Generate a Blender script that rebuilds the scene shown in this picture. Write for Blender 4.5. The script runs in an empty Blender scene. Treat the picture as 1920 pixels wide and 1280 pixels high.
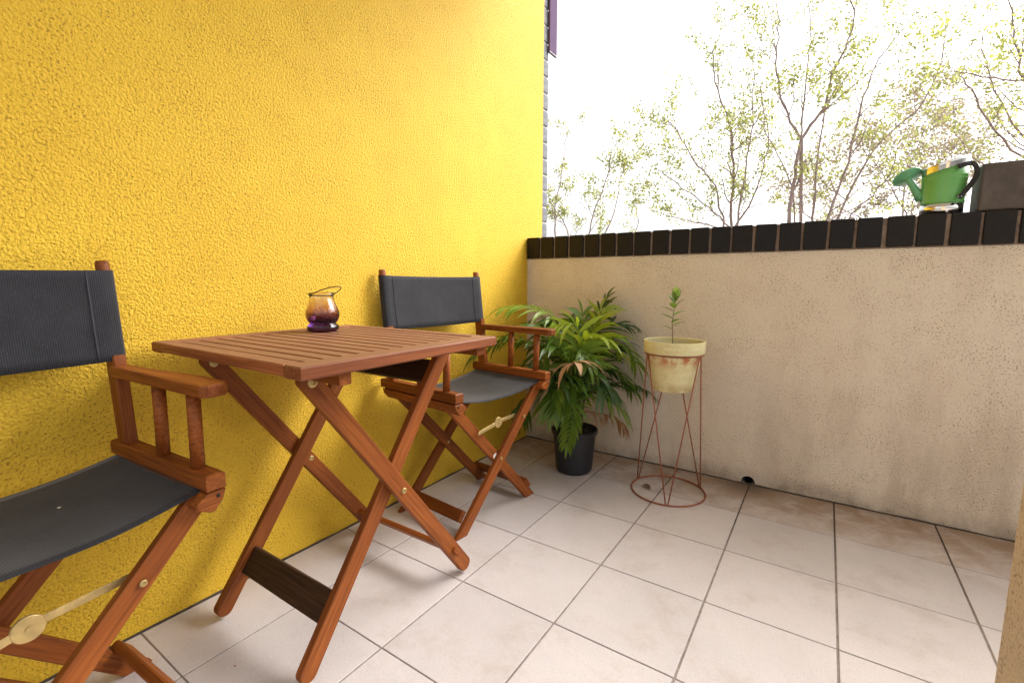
import bpy, bmesh, math, random
from mathutils import Vector, Matrix, noise
R = math.radians
random.seed(7)
S = bpy.context.scene
COL = S.collection

# ------------------------------------------------------------------ camera
cam_d = bpy.data.cameras.new('camera')
cam = bpy.data.objects.new('camera', cam_d); COL.objects.link(cam)
cam_d.sensor_width = 36; cam_d.sensor_fit = 'HORIZONTAL'; cam_d.lens = 16.452
cam_d.clip_start = 0.02; cam_d.clip_end = 2000
YAW, PITCH, ROLL = R(-33.812), R(7.189), R(0.107)
fw = Vector((math.sin(YAW)*math.cos(PITCH), math.cos(YAW)*math.cos(PITCH), -math.sin(PITCH)))
rt = Vector((math.cos(YAW), -math.sin(YAW), 0)); up = rt.cross(fw)
r2 = rt*math.cos(ROLL)+up*math.sin(ROLL); u2 = up*math.cos(ROLL)-rt*math.sin(ROLL)
CAM = Vector((1.3532, -2.1687, 0.8601))
m = Matrix((r2, u2, -fw)).transposed().to_4x4(); m.translation = CAM
cam.matrix_world = m
S.camera = cam

# ------------------------------------------------------------------ sky, sun, exposure
SUN_EL, SUN_AZ = R(42), R(38)            # azimuth measured from +Y (over the parapet) towards +X
w = bpy.data.worlds.new('World'); S.world = w; w.use_nodes = True
wn = w.node_tree.nodes; wl = w.node_tree.links
sky = wn.new('ShaderNodeTexSky'); sky.sky_type = 'NISHITA'; sky.sun_disc = False
sky.sun_elevation = SUN_EL; sky.sun_rotation = SUN_AZ
sky.air_density = 1.0; sky.dust_density = 6.0; sky.ozone_density = 1.0
hs = wn.new('ShaderNodeHueSaturation'); hs.inputs['Saturation'].default_value = 0.14
wl.new(sky.outputs[0], hs.inputs['Color']); wl.new(hs.outputs[0], wn['Background'].inputs[0])
wn['Background'].inputs[1].default_value = 0.15
sun_d = bpy.data.lights.new('sun', 'SUN'); sun_d.energy = .7; sun_d.angle = R(50); sun_d.color = (1, .94, .87)
sun = bpy.data.objects.new('sun', sun_d); COL.objects.link(sun)
sd = Vector((math.sin(SUN_AZ)*math.cos(SUN_EL), math.cos(SUN_AZ)*math.cos(SUN_EL), math.sin(SUN_EL)))
sun.rotation_euler = sd.to_track_quat('Z', 'Y').to_euler(); sun.location = (6, 8, 9)
V = S.view_settings
V.view_transform = 'Standard'; V.look = 'None'; V.gamma = 1; V.use_curve_mapping = False
V.exposure = 1.4
S.cycles.use_denoising = True
S.cycles.max_bounces = 10; S.cycles.diffuse_bounces = 6; S.cycles.transmission_bounces = 10
S.cycles.transparent_max_bounces = 12
S.cycles.sample_clamp_indirect = 8
S.cycles.caustics_reflective = False; S.cycles.caustics_refractive = False

# ------------------------------------------------------------------ helpers
def setp(o, label=None, cat=None, group=None, kind=None):
    if label: o['label'] = label
    if cat: o['category'] = cat
    if group: o['group'] = group
    if kind: o['kind'] = kind
    return o
def empty(name, loc=(0, 0, 0), rz=0, **k):
    o = bpy.data.objects.new(name, None); COL.objects.link(o)
    o.location = loc; o.rotation_euler = (0, 0, rz); o.empty_display_size = .05
    return setp(o, **k)
def link(name, me, mat, parent=None, matrix=None, **k):
    o = bpy.data.objects.new(name, me); COL.objects.link(o)
    if mat is not None and not me.materials: me.materials.append(mat)
    if parent: o.parent = parent
    if matrix is not None: o.matrix_local = matrix
    return setp(o, **k)
def mesh_of(bm, smooth=False, name='mesh'):
    bmesh.ops.recalc_face_normals(bm, faces=bm.faces)
    if smooth:
        for f in bm.faces: f.smooth = True
    me = bpy.data.meshes.new(name); bm.to_mesh(me); bm.free(); return me
def pyd(verts, faces, smooth=False):
    me = bpy.data.meshes.new('mesh'); me.from_pydata([tuple(v) for v in verts], [], faces); me.update()
    if smooth: me.polygons.foreach_set('use_smooth', [True]*len(me.polygons))
    return me
def bevel(bm, off, seg=2, ang=30):
    es = [e for e in bm.edges if len(e.link_faces) == 2 and e.calc_face_angle(0) > R(ang)]
    if off > 0 and es: bmesh.ops.bevel(bm, geom=es, offset=off, segments=seg, profile=.5, affect='EDGES')
def box_mesh(sx, sy, sz, bev=0.0, seg=2):
    """box centred on its own origin"""
    bm = bmesh.new(); bmesh.ops.create_cube(bm, size=1)
    for v in bm.verts: v.co = Vector((v.co.x*sx, v.co.y*sy, v.co.z*sz))
    bevel(bm, bev, seg); return mesh_of(bm)
def box(name, mat, x0, x1, y0, y1, z0, z1, parent=None, bev=0.0, **k):
    return link(name, box_mesh(x1-x0, y1-y0, z1-z0, bev), mat, parent,
                Matrix.Translation(((x0+x1)/2, (y0+y1)/2, (z0+z1)/2)), **k)
def prism_mesh(poly, t, bev=.0015, seg=1):
    """outline in local XY, thickness t along local Z, centred"""
    bm = bmesh.new()
    a = [bm.verts.new((x, y, -t/2)) for x, y in poly]; b = [bm.verts.new((x, y, t/2)) for x, y in poly]
    bm.faces.new(a[::-1]); bm.faces.new(b); n = len(poly)
    for i in range(n): bm.faces.new((a[i], a[(i+1) % n], b[(i+1) % n], b[i]))
    bmesh.ops.recalc_face_normals(bm, faces=bm.faces)
    if bev:
        es = [e for e in bm.edges if abs(e.verts[0].co.z-e.verts[1].co.z) < 1e-6]
        bmesh.ops.bevel(bm, geom=es, offset=bev, segments=seg, profile=.5, affect='EDGES')
    return mesh_of(bm)
def frame(p0, p1, normal):
    """local X along p0->p1, local Z = normal"""
    p0, p1 = Vector(p0), Vector(p1); x = (p1-p0).normalized(); z = Vector(normal)
    z = (z-x*z.dot(x)).normalized(); y = z.cross(x)
    mm = Matrix((x, y, z)).transposed().to_4x4(); mm.translation = (p0+p1)/2
    return mm, (p1-p0).length
def bar(name, mat, p0, p1, wy, tz, normal, parent, bev=.002, ends=None):
    """wooden bar: width wy across, thickness tz along normal. ends: 'round', or slanted cut shifts"""
    mm, L = frame(p0, p1, normal); h = L/2; b = wy/2
    if ends == 'round':
        poly = []
        for c, a0 in ((h-b, -90), (-h+b, 90)):
            for i in range(9):
                a = R(a0+180*i/8); poly.append((c+b*.9*math.cos(a), b*math.sin(a)))
    elif ends:
        s0, s1 = ends; poly = [(-h-s0*b, -b), (h-s1*b, -b), (h+s1*b, b), (-h+s0*b, b)]
    else: poly = [(-h, -b), (h, -b), (h, b), (-h, b)]
    return link(name, prism_mesh(poly, tz, bev), mat, parent, mm)
def lathe_mesh(prof, n=32, sx=1, sy=1, close=False, smooth=True):
    """prof: (r, z) list"""
    vs, fs = [], []
    for r, z in prof:
        for i in range(n):
            a = 2*math.pi*i/n; vs.append((r*sx*math.cos(a), r*sy*math.sin(a), z))
    k = len(prof)
    for j in range(k-1 if not close else k):
        j2 = (j+1) % k
        for i in range(n):
            i2 = (i+1) % n; fs.append((j*n+i, j*n+i2, j2*n+i2, j2*n+i))
    if not close:
        if prof[0][0] > 1e-6: fs.append(tuple(range(n))[::-1])
        if prof[-1][0] > 1e-6: fs.append(tuple((k-1)*n+i for i in range(n)))
    bm = bmesh.new(); me = pyd(vs, fs); bm.from_mesh(me); bpy.data.meshes.remove(me)
    bmesh.ops.remove_doubles(bm, verts=bm.verts, dist=1e-6)
    me = mesh_of(bm, smooth); me.set_sharp_from_angle(angle=R(38)); return me
def tube_geo(pts, rads, n=6, vs=None, fs=None, cap=True):
    vs = [] if vs is None else vs; fs = [] if fs is None else fs
    pts = [Vector(p) for p in pts]
    if not hasattr(rads, '__len__'): rads = [rads]*len(pts)
    prev = None; base0 = len(vs)
    for i, p in enumerate(pts):
        t = (pts[min(i+1, len(pts)-1)]-pts[max(i-1, 0)]).normalized()
        if prev is None:
            a = Vector((0, 0, 1)) if abs(t.z) < .9 else Vector((1, 0, 0)); u = t.cross(a).normalized()
        else: u = (prev-t*prev.dot(t)).normalized()
        prev = u; v = t.cross(u)
        for k in range(n):
            a = 2*math.pi*k/n; vs.append(p+(u*math.cos(a)+v*math.sin(a))*rads[i])
        if i:
            b0 = base0+(i-1)*n; b1 = base0+i*n
            for k in range(n):
                k2 = (k+1) % n; fs.append((b0+k, b0+k2, b1+k2, b1+k))
    if cap:
        fs.append(tuple(base0+k for k in range(n))[::-1]); e = base0+(len(pts)-1)*n
        fs.append(tuple(e+k for k in range(n)))
    return vs, fs
def tube(name, mat, pts, rads, parent=None, n=8, **k):
    vs, fs = tube_geo(pts, rads, n); return link(name, pyd(vs, fs, True), mat, parent, **k)
def arc(c, r, a0, a1, n, z=0, ax='z'):
    return [Vector((c[0]+r*math.cos(a0+(a1-a0)*i/n), c[1]+r*math.sin(a0+(a1-a0)*i/n), z)) for i in range(n+1)]
def ring_geo(c, r, tr, n=48, k=8):
    vs, fs = [], []
    for i in range(n):
        a = 2*math.pi*i/n
        for j in range(k):
            b = 2*math.pi*j/k; rr = r+tr*math.cos(b)
            vs.append((c[0]+rr*math.cos(a), c[1]+rr*math.sin(a), c[2]+tr*math.sin(b)))
    for i in range(n):
        for j in range(k):
            fs.append((i*k+j, ((i+1) % n)*k+j, ((i+1) % n)*k+(j+1) % k, i*k+(j+1) % k))
    return vs, fs

# ------------------------------------------------------------------ materials
class MT:
    def __init__(s, name, rough=.6, spec=.5, metal=0.0):
        s.m = bpy.data.materials.new(name); s.m.use_nodes = True
        s.n = s.m.node_tree.nodes; s.l = s.m.node_tree.links; s.b = s.n['Principled BSDF']
        s.b.inputs['Roughness'].default_value = rough; s.b.inputs['Metallic'].default_value = metal
        s.b.inputs['Specular IOR Level'].default_value = spec
    def coord(s, kind='Object', scale=(1, 1, 1), loc=(0, 0, 0)):
        t = s.n.new('ShaderNodeTexCoord'); mp = s.n.new('ShaderNodeMapping')
        mp.inputs['Scale'].default_value = scale; mp.inputs['Location'].default_value = loc
        s.l.new(t.outputs[kind], mp.inputs[0]); return mp.outputs[0]
    def world(s, scale=(1, 1, 1)):
        g = s.n.new('ShaderNodeNewGeometry'); mp = s.n.new('ShaderNodeMapping'); mp.inputs['Scale'].default_value = scale
        s.l.new(g.outputs['Position'], mp.inputs[0]); return mp.outputs[0]
    def noise(s, vec, scale, detail=4, rough=.55, dist=0):
        t = s.n.new('ShaderNodeTexNoise'); t.inputs['Scale'].default_value = scale; t.inputs['Detail'].default_value = detail
        t.inputs['Roughness'].default_value = rough; t.inputs['Distortion'].default_value = dist
        s.l.new(vec, t.inputs['Vector']); return t.outputs['Fac']
    def voro(s, vec, scale, feature='F1', rnd=1):
        t = s.n.new('ShaderNodeTexVoronoi'); t.feature = feature; t.inputs['Scale'].default_value = scale
        t.inputs['Randomness'].default_value = rnd
        s.l.new(vec, t.inputs['Vector']); return t.outputs['Distance']
    def ramp(s, fac, stops, interp='LINEAR'):
        r = s.n.new('ShaderNodeValToRGB'); r.color_ramp.interpolation = interp
        while len(r.color_ramp.elements) < len(stops): r.color_ramp.elements.new(.5)
        for e, (p, c) in zip(r.color_ramp.elements, stops):
            e.position = p; e.color = (c, c, c, 1) if not hasattr(c, '__len__') else (*c, 1)
        s.l.new(fac, r.inputs[0]); return r.outputs[0]
    def mix(s, fac, a, b, mode='MIX'):
        x = s.n.new('ShaderNodeMix'); x.data_type = 'RGBA'; x.blend_type = mode
        for i, v in ((0, fac), (6, a), (7, b)):
            if hasattr(v, 'is_linked'): s.l.new(v, x.inputs[i])
            elif i == 0: x.inputs[0].default_value = v
            else: x.inputs[i].default_value = (*v, 1)
        return x.outputs[2]
    def math(s, op, a, b=0.0, clamp=False):
        x = s.n.new('ShaderNodeMath'); x.operation = op; x.use_clamp = clamp
        for i, v in ((0, a), (1, b)):
            if hasattr(v, 'is_linked'): s.l.new(v, x.inputs[i])
            else: x.inputs[i].default_value = v
        return x.outputs[0]
    def rng(s, v, a, b, c=0.0, d=1.0, smooth=True):
        x = s.n.new('ShaderNodeMapRange'); x.interpolation_type = 'SMOOTHSTEP' if smooth else 'LINEAR'
        for i, q in ((1, a), (2, b), (3, c), (4, d)): x.inputs[i].default_value = q
        s.l.new(v, x.inputs[0]); return x.outputs[0]
    def sep(s, vec):
        x = s.n.new('ShaderNodeSeparateXYZ'); s.l.new(vec, x.inputs[0]); return x.outputs
    def rand(s):
        return s.n.new('ShaderNodeObjectInfo').outputs['Random']
    def color(s, c):
        if hasattr(c, 'is_linked'): s.l.new(c, s.b.inputs['Base Color'])
        else: s.b.inputs['Base Color'].default_value = (*c, 1)
        return s
    def bump(s, hgt, strength=.5, dist=.002):
        b = s.n.new('ShaderNodeBump'); b.inputs['Strength'].default_value = strength; b.inputs['Distance'].default_value = dist
        s.l.new(hgt, b.inputs['Height'])
        if s.b.inputs['Normal'].is_linked: s.l.new(s.b.inputs['Normal'].links[0].from_socket, b.inputs['Normal'])
        s.l.new(b.outputs[0], s.b.inputs['Normal']); return s
    def rough(s, v): s.l.new(v, s.b.inputs['Roughness']); return s

def wood_mat(name, dark, mid, light, rough=.5, dust=None):
    M = MT(name, rough, .25)
    rnd = M.rand(); cv = M.n.new('ShaderNodeCombineXYZ')
    for i in range(3): M.l.new(M.math('MULTIPLY', rnd, 3.7*(i+1)), cv.inputs[i])
    ad = M.n.new('ShaderNodeVectorMath'); M.l.new(M.coord('Object'), ad.inputs[0]); M.l.new(cv.outputs[0], ad.inputs[1])
    mp = M.n.new('ShaderNodeMapping'); mp.inputs['Scale'].default_value = (2.2, 60, 60); M.l.new(ad.outputs[0], mp.inputs[0])
    g = M.noise(mp.outputs[0], 2.6, 6, .62, .4)
    mp2 = M.n.new('ShaderNodeMapping'); mp2.inputs['Scale'].default_value = (1.0, 5, 5); M.l.new(ad.outputs[0], mp2.inputs[0])
    big = M.noise(mp2.outputs[0], 4, 3)
    c = M.ramp(g, [(.3, dark), (.52, mid), (.72, light)])
    c = M.mix(M.rng(big, .35, .7, 0, .45), c, dark)
    tone = M.ramp(rnd, [(0, .78), (1, 1.15)])
    c = M.mix(1, c, tone, 'MULTIPLY')
    if dust:      # dust and sun-bleaching settle on the upper faces
        nz = M.sep(M.n.new('ShaderNodeNewGeometry').outputs['True Normal'])[2]
        c = M.mix(M.math('MULTIPLY', M.rng(nz, .6, .95), M.ramp(g, [(.3, .62), (.7, .9)])), c, dust)
    M.color(c); M.rough(M.ramp(g, [(.3, rough+.12), (.7, rough-.06)])); M.bump(g, .25, .0006)
    return M.m
WOOD = wood_mat('oiled_hardwood', (.125, .030, .006), (.245, .066, .011), (.33, .102, .019), .5)
WOOD_TOP = wood_mat('weathered_hardwood', (.15, .042, .015), (.25, .075, .026), (.33, .11, .04), .5, dust=(.265, .14, .088))
WOOD_DARK = wood_mat('stained_dark_hardwood', (.022, .011, .007), (.045, .020, .012), (.075, .033, .018), .5)

def stucco(name, base, tint, pit, amt, scale=1.0, streak_tone=None):
    M = MT(name, .7, .45)
    P = M.world()
    wp = M.n.new('ShaderNodeVectorMath'); wp.operation = 'MULTIPLY_ADD'; nz = M.n.new('ShaderNodeTexNoise')
    nz.inputs['Scale'].default_value = 90*scale; M.l.new(P, nz.inputs['Vector'])
    M.l.new(nz.outputs['Color'], wp.inputs[0]); wp.inputs[1].default_value = (.006, .006, .006); M.l.new(P, wp.inputs[2])
    g1 = M.voro(wp.outputs[0], 165*scale, 'F1'); n1 = M.noise(P, 130*scale, 3, .55, 0); n2 = M.noise(P, 420*scale, 2, .5)
    hgt = M.math('ADD', M.math('SUBTRACT', M.math('MULTIPLY', n1, .85), M.math('MULTIPLY', g1, .55)), M.math('MULTIPLY', n2, .25))
    v = M.noise(P, 185*scale, 2, .5, 0)
    big = M.noise(P, 1.7, 4, .6); mid = M.noise(P, 9, 4, .6)
    c = M.mix(M.rng(big, .3, .72), base, tint)
    c = M.mix(M.rng(mid, .4, .75, 0, .6), c, tint)
    dens = M.rng(mid, .35, .7, .3, 1.0)
    c = M.mix(M.math('MULTIPLY', M.rng(v, .562, .66, 0, amt), dens), c, pit)
    if streak_tone:
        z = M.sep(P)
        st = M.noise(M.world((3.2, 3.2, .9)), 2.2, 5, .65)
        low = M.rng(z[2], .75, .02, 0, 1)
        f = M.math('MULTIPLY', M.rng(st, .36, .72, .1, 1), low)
        c = M.mix(M.math('MULTIPLY', f, .34), c, streak_tone)  # streaky dirt, denser towards the wall foot
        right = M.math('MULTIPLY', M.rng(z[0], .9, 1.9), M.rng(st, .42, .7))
        c = M.mix(M.math('MULTIPLY', right, .16), c, streak_tone)  # same brown streaks, denser towards the right end
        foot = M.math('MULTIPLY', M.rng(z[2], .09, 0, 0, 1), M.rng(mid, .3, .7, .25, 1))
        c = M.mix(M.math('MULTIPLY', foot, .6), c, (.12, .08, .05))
    M.color(c)
    sub = M.math('SUBTRACT', hgt, M.math('MULTIPLY', M.rng(v, .58, .68), .35))
    M.bump(sub, 1.0, .0040/scale)
    return M.m
YELLOW = stucco('yellow_roughcast', (.77, .490, .030), (.70, .430, .022), (.28, .125, .008), .75)
BEIGE = stucco('beige_roughcast', (.81, .715, .59), (.74, .63, .50), (.24, .165, .10), 1.0, 1.1, streak_tone=(.33, .23, .15))
CREAM = stucco('tan_roughcast', (.72, .585, .40), (.63, .49, .32), (.22, .14, .08), .85, .8)
def plain(name, c, rough=.5, metal=0.0, spec=.5, var=.12, scale=30, bump=0):
    M = MT(name, rough, spec, metal); n = M.noise(M.coord('Object'), scale, 4)
    M.color(M.mix(1, c, M.ramp(n, [(.25, 1-var), (.75, 1+var)]), 'MULTIPLY'))
    if bump: M.bump(n, .4, bump)
    return M.m

def tile_mat():
    M = MT('floor_tile', .42, .4); P = M.world()
    fine = M.noise(P, 380, 2); spk = M.noise(P, 210, 3, .6); big = M.noise(P, 3.2, 5, .62); st = M.noise(P, 11, 5, .65, .5)
    c = M.mix(M.rng(big, .3, .72), (.575, .52, .508), (.49, .44, .428))
    c = M.mix(M.rng(fine, .35, .65, 0, .5), c, (.64, .59, .57))
    c = M.mix(M.rng(spk, .54, .68, 0, .42), c, (.38, .325, .30))
    tone = M.ramp(M.rand(), [(0, .94), (1, 1.05)]); c = M.mix(1, c, tone, 'MULTIPLY')
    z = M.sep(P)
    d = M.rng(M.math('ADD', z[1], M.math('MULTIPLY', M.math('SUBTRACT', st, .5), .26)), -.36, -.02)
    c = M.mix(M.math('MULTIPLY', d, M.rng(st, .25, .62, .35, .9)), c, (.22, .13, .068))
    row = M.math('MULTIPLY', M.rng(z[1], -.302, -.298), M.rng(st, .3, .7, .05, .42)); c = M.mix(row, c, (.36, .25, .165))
    sm = M.math('MULTIPLY', M.rng(M.noise(P, 6, 6, .75), .48, .72), .42)
    c = M.mix(sm, c, (.38, .30, .25))
    # damp stain in front of the drain hole
    ln = M.n.new('ShaderNodeVectorMath'); ln.operation = 'DISTANCE'; M.l.new(P, ln.inputs[0]); ln.inputs[1].default_value = (1.125, -.02, 0)
    dr = M.rng(M.math('ADD', ln.outputs['Value'], M.math('MULTIPLY', M.math('SUBTRACT', st, .5), .12)), .17, .02, 0, .75)
    c = M.mix(dr, c, (.10, .065, .04))
    M.color(c); M.bump(M.math('ADD', fine, M.math('MULTIPLY', spk, .8)), .35, .0007)
    M.rough(M.ramp(big, [(.3, .38), (.7, .52)]))
    return M.m
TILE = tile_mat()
def grout_mat():
    M = MT('grout', .9, .2); P = M.world(); n = M.noise(P, 40, 4); z = M.sep(P)
    c = M.ramp(n, [(.3, (.20, .165, .145)), (.7, (.34, .29, .26))])
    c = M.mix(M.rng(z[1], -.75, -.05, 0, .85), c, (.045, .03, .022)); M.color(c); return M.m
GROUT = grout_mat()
SEAL = plain('dirty_sealant', (.055, .04, .03), .8, var=.5, scale=60)
def canvas_mat():
    M = MT('charcoal_canvas', .82, .25)
    o = M.coord('Object')
    wv = M.n.new('ShaderNodeTexWave'); wv.wave_type = 'BANDS'; wv.bands_direction = 'Y'; wv.inputs['Scale'].default_value = 90
    wv.inputs['Distortion'].default_value = .25; wv.inputs['Detail'].default_value = 2; M.l.new(o, wv.inputs['Vector'])
    n = M.noise(o, 14, 4); fz = M.noise(o, 300, 2)
    c = M.mix(M.rng(n, .3, .7), (.0145, .0142, .0165), (.0235, .023, .027))
    c = M.mix(M.math('MULTIPLY', wv.outputs['Fac'], .35), c, (.042, .043, .052))
    c = M.mix(M.rng(fz, .62, .72, 0, .25), c, (.12, .12, .12))
    M.color(c); M.bump(wv.outputs['Fac'], .3, .001); M.bump(n, .25, .004)
    M.b.inputs['Sheen Weight'].default_value = .25; M.b.inputs['Sheen Roughness'].default_value = .4
    return M.m
CANVAS = canvas_mat()
BRASS = plain('zinc_brass', (.50, .36, .15), .55, .7, var=.25, scale=50)
STEEL = plain('steel', (.62, .61, .58), .3, 1.0, var=.1)
NYLON = plain('nylon', (.75, .72, .66), .5)
BLACKP = plain('black_plastic', (.018, .018, .02), .45, var=.2)
SOIL = plain('potting_soil', (.045, .03, .02), .95, var=.5, scale=120, bump=.006)

# ------------------------------------------------------------------ the balcony shell
T = .30; X0 = .234; Y0 = -.30          # tile grid: joints at X0+i*T and Y0-j*T
floor = empty('balcony_floor', (0, 0, 0), kind='structure')
box('grout_bed', GROUT, 0, 3.3, -3.0, 0, -.16, -.0022, floor)
gx, gy = .0027, .0018                   # half joints
xs = [0.006]+[X0+i*T for i in range(0, 11)]+[3.3]
ys = [-.006, Y0]+[Y0-i*T for i in range(1, 9)]+[-3.0]
cache = {}
for i in range(len(xs)-1):
    for j in range(len(ys)-1):
        x0 = xs[i]+(gx if i else 0); x1 = xs[i+1]-(gx if i < len(xs)-2 else 0)
        y1 = ys[j]-(gy if j else 0); y0 = ys[j+1]+(gy if j < len(ys)-2 else 0)
        key = (round(x1-x0, 4), round(y1-y0, 4))
        if key not in cache: cache[key] = box_mesh(x1-x0, y1-y0, .010, .0012, 2)
        mm = Matrix.Translation(((x0+x1)/2, (y0+y1)/2, -.005+random.uniform(-.0003, .0003))) @ Matrix.Rotation(random.uniform(-.0007, .0007), 4, 'Z')
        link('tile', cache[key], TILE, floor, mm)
def bead(name, a, b, r, parent):
    a, b = Vector(a), Vector(b); n = 90; pts = []; rr = []
    for i in range(n+1):
        pts.append(a.lerp(b, i/n)); rr.append(r*(.65+.8*noise.noise(Vector((i*.35, a.x*7, b.y)))+.25))
    return tube(name, SEAL, pts, [max(.0015, q) for q in rr], parent, 6)
bead('sealant', (.002, -3, 0), (.002, -.004, 0), .0042, floor)
bead('sealant', (.004, -.002, 0), (3.2, -.002, 0), .0048, floor)

CEIL = 2.62
yw = empty('rendered_wall', (0, 0, 0), label='tall bright yellow roughcast wall behind the table and chairs', cat='wall')
box('render_coat', YELLOW, -.24, 0, -3.0, .156, -.3, CEIL, yw, .004)
box('mortar', plain('pale_mortar', (.50, .48, .46), .9), -.235, -.011, .158, .213, .3, CEIL, yw)
GREYB = plain('grey_brick', (.16, .165, .185), .8, var=.35, scale=45, bump=.002)
bm_ = box_mesh(.22, .056, .076, .004)
for i in range(19):
    z = .98+i*.0862
    link('brick', bm_, GREYB, yw, Matrix.Translation((-.115+random.uniform(-.001, .001), .188, z)))

pw = empty('parapet_wall', (0, 0, 0), label='low beige roughcast parapet with black brick coping at the far side', cat='wall')
PT = .19; COPB, COPT = .987, 1.094
# body with an arched drain hole through its foot
hx, hr = 1.127, .026
bm = bmesh.new()
out = [(0.0, -.3), (3.3, -.3), (3.3, COPB-.004), (0.0, COPB-.004)]
hole = [(hx+hr, -.0), (hx+hr, .012)]+[(hx+hr*math.cos(R(a)), .012+hr*.85*math.sin(R(a))) for a in range(20, 180, 20)]+[(hx-hr, .012), (hx-hr, -.0)]
# face made of strips left / right / above the hole
def quad_strip(y):
    L = [bm.verts.new((x, y, z)) for x, z in ((0, -.3), (hx-hr, -.3), (hx-hr, 0), (hx+hr, 0), (hx+hr, -.3), (3.3, -.3), (3.3, COPB-.004), (hx+hr, COPB-.004), (hx-hr, COPB-.004), (0, COPB-.004))]
    H = [bm.verts.new((x, y, z)) for x, z in hole[1:-1]]
    f1 = bm.faces.new((L[0], L[1], L[2], H[-1], L[8], L[9]))
    f2 = bm.faces.new((L[4], L[5], L[6], L[7], H[0], L[3]))
    f3 = bm.faces.new([L[7]]+[L[8]]+[H[k] for k in range(len(H)-1, -1, -1)])
    f4 = bm.faces.new((L[1], L[4], L[3], L[2]))
    return L, H
La, Ha = quad_strip(0.0); Lb, Hb = quad_strip(PT-.02)
ra = [La[2]]+Ha[::-1]+[La[3]]; rb = [Lb[2]]+Hb[::-1]+[Lb[3]]
for k in range(len(ra)-1): bm.faces.new((ra[k], ra[k+1], rb[k+1], rb[k]))
bm.faces.new((La[3], La[2], Lb[2], Lb[3]))
for a, b in ((0, 9), (9, 8), (8, 7), (7, 6), (6, 5)): bm.faces.new((La[a], La[b], Lb[b], Lb[a]))
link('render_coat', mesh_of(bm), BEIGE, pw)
link('drain_pipe', lathe_mesh([(.018, 0), (.018, .15), (.0165, .15), (.0165, 0)], 20, close=True), BLACKP, pw,
     Matrix.Translation((hx, .16, .0175)) @ Matrix.Rotation(R(90), 4, 'X'))
box('drain_back', BLACKP, hx-.06, hx+.06, PT-.018, PT-.004, -.2, .09, pw)
MORT = plain('brown_mortar', (.26, .19, .145), .95, var=.4, scale=60, bump=.003)
def brick_mat():
    M = MT('black_glazed_brick', .45, .22); o = M.coord('Object'); n = M.noise(o, 26, 5, .65); f = M.noise(o, 160, 3)
    c = M.ramp(n, [(.3, (.007, .0056, .005)), (.7, (.018, .0125, .010))])
    c = M.mix(M.ramp(M.rand(), [(0, 0), (1, .5)]), c, (.006, .0075, .011))
    c = M.mix(M.rng(f, .66, .74, 0, .5), c, (.10, .08, .065)); M.color(c)
    M.rough(M.ramp(n, [(.3, .3), (.7, .5)])); M.bump(n, .5, .003); return M.m
BRICK = brick_mat()
CP = .0838
box('mortar', MORT, .0, 3.3, -.0035, PT-.008, COPB-.003, COPT-.004, pw)
bk = [box_mesh(CP-.0092-d, PT+.012, COPT-COPB, .0032, 2) for d in (0, .0012, .0022)]
for i in range(39):
    x = .0+CP*(i+.5)
    mm = Matrix.Translation((x+random.uniform(-.0012, .0012), PT/2-.008+random.uniform(-.0015, .0015), (COPB+COPT)/2+random.uniform(-.001, .001)))
    mm = mm @ Matrix.Rotation(random.uniform(-.012, .012), 4, 'Y') @ Matrix.Rotation(random.uniform(-.01, .01), 4, 'Z')
    link('brick', bk[i % 3], BRICK, pw, mm)

sw = empty('pillar', (0, 0, 0), label='tan roughcast pillar cutting into the lower right corner', cat='pillar')
box('render_coat', CREAM, 1.651, 1.95, -1.36, -1.057, 0, CEIL, sw, .006)
cl = box('ceiling', plain('ceiling_paint', (.72, .70, .66), .8), -.24, 3.3, -2.3, .02, CEIL, CEIL+.2, None, .005, kind='structure')

fb = empty('fascia_box', (0, .23, 2.1), label='mauve painted metal box fixed beside the grey brick edge, top of picture', cat='fascia')
PURP = plain('mauve_paint', (.15, .105, .17), 1.0, 0, .0, var=.06)
box('casing', PURP, -.003, .009, -.028, .052, .010, .78, fb, .002)
box('base_lip', plain('dark_mauve', (.10, .06, .10), .5), -.003, .0095, -.029, .053, 0, .0095, fb, .002)
box('bracket', STEEL, -.20, -.0035, -.008, .03, .3, .33, fb)

gr = link('ground', pyd([(-400, -400, -3.6), (400, -400, -3.6), (400, 400, -3.6), (-400, 400, -3.6)], [(0, 1, 2, 3)]),
          plain('bounce_paving', (.24, .23, .20), .95, var=.25, scale=.5), None, kind='structure')  # unseen ground, toned pale to bounce light up onto undersides
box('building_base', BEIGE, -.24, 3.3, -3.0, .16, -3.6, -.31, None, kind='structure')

# ------------------------------------------------------------------ folding table
def bolt(name, parent, loc, axis, r=.0075, mat=BRASS, t=.004):
    me = lathe_mesh([(r, 0), (r, t*.6), (r*.8, t), (r*.42, t), (r*.36, t*.4), (0, t*.4)], 16)
    q = Vector(axis).to_track_quat('Z', 'Y').to_matrix().to_4x4(); q.translation = loc
    return link(name, me, mat, parent, q)
TX0, TX1, TY0, TY1, TZ = .035, .642, -1.732, -1.180, .720
TC = Vector(((TX0+TX1)/2, (TY0+TY1)/2, 0))
tb = empty('folding_table', TC, label='slatted reddish wood folding table with crossed legs against the yellow wall', cat='table')
def t_(x, y, z): return Vector((x, y, z))-TC
RW = .052; th = .024
bar('top_rail', WOOD_TOP, t_(TX1-RW/2, TY0, TZ-th/2), t_(TX1-RW/2, TY1, TZ-th/2), RW, th, (0, 0, 1), tb, .003)
bar('top_rail', WOOD_TOP, t_(TX0+RW/2, TY0, TZ-th/2), t_(TX0+RW/2, TY1, TZ-th/2), RW, th, (0, 0, 1), tb, .003)
NS = 14; pitch = (TY1-TY0)/NS; gap = .0062
sl = None
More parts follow.
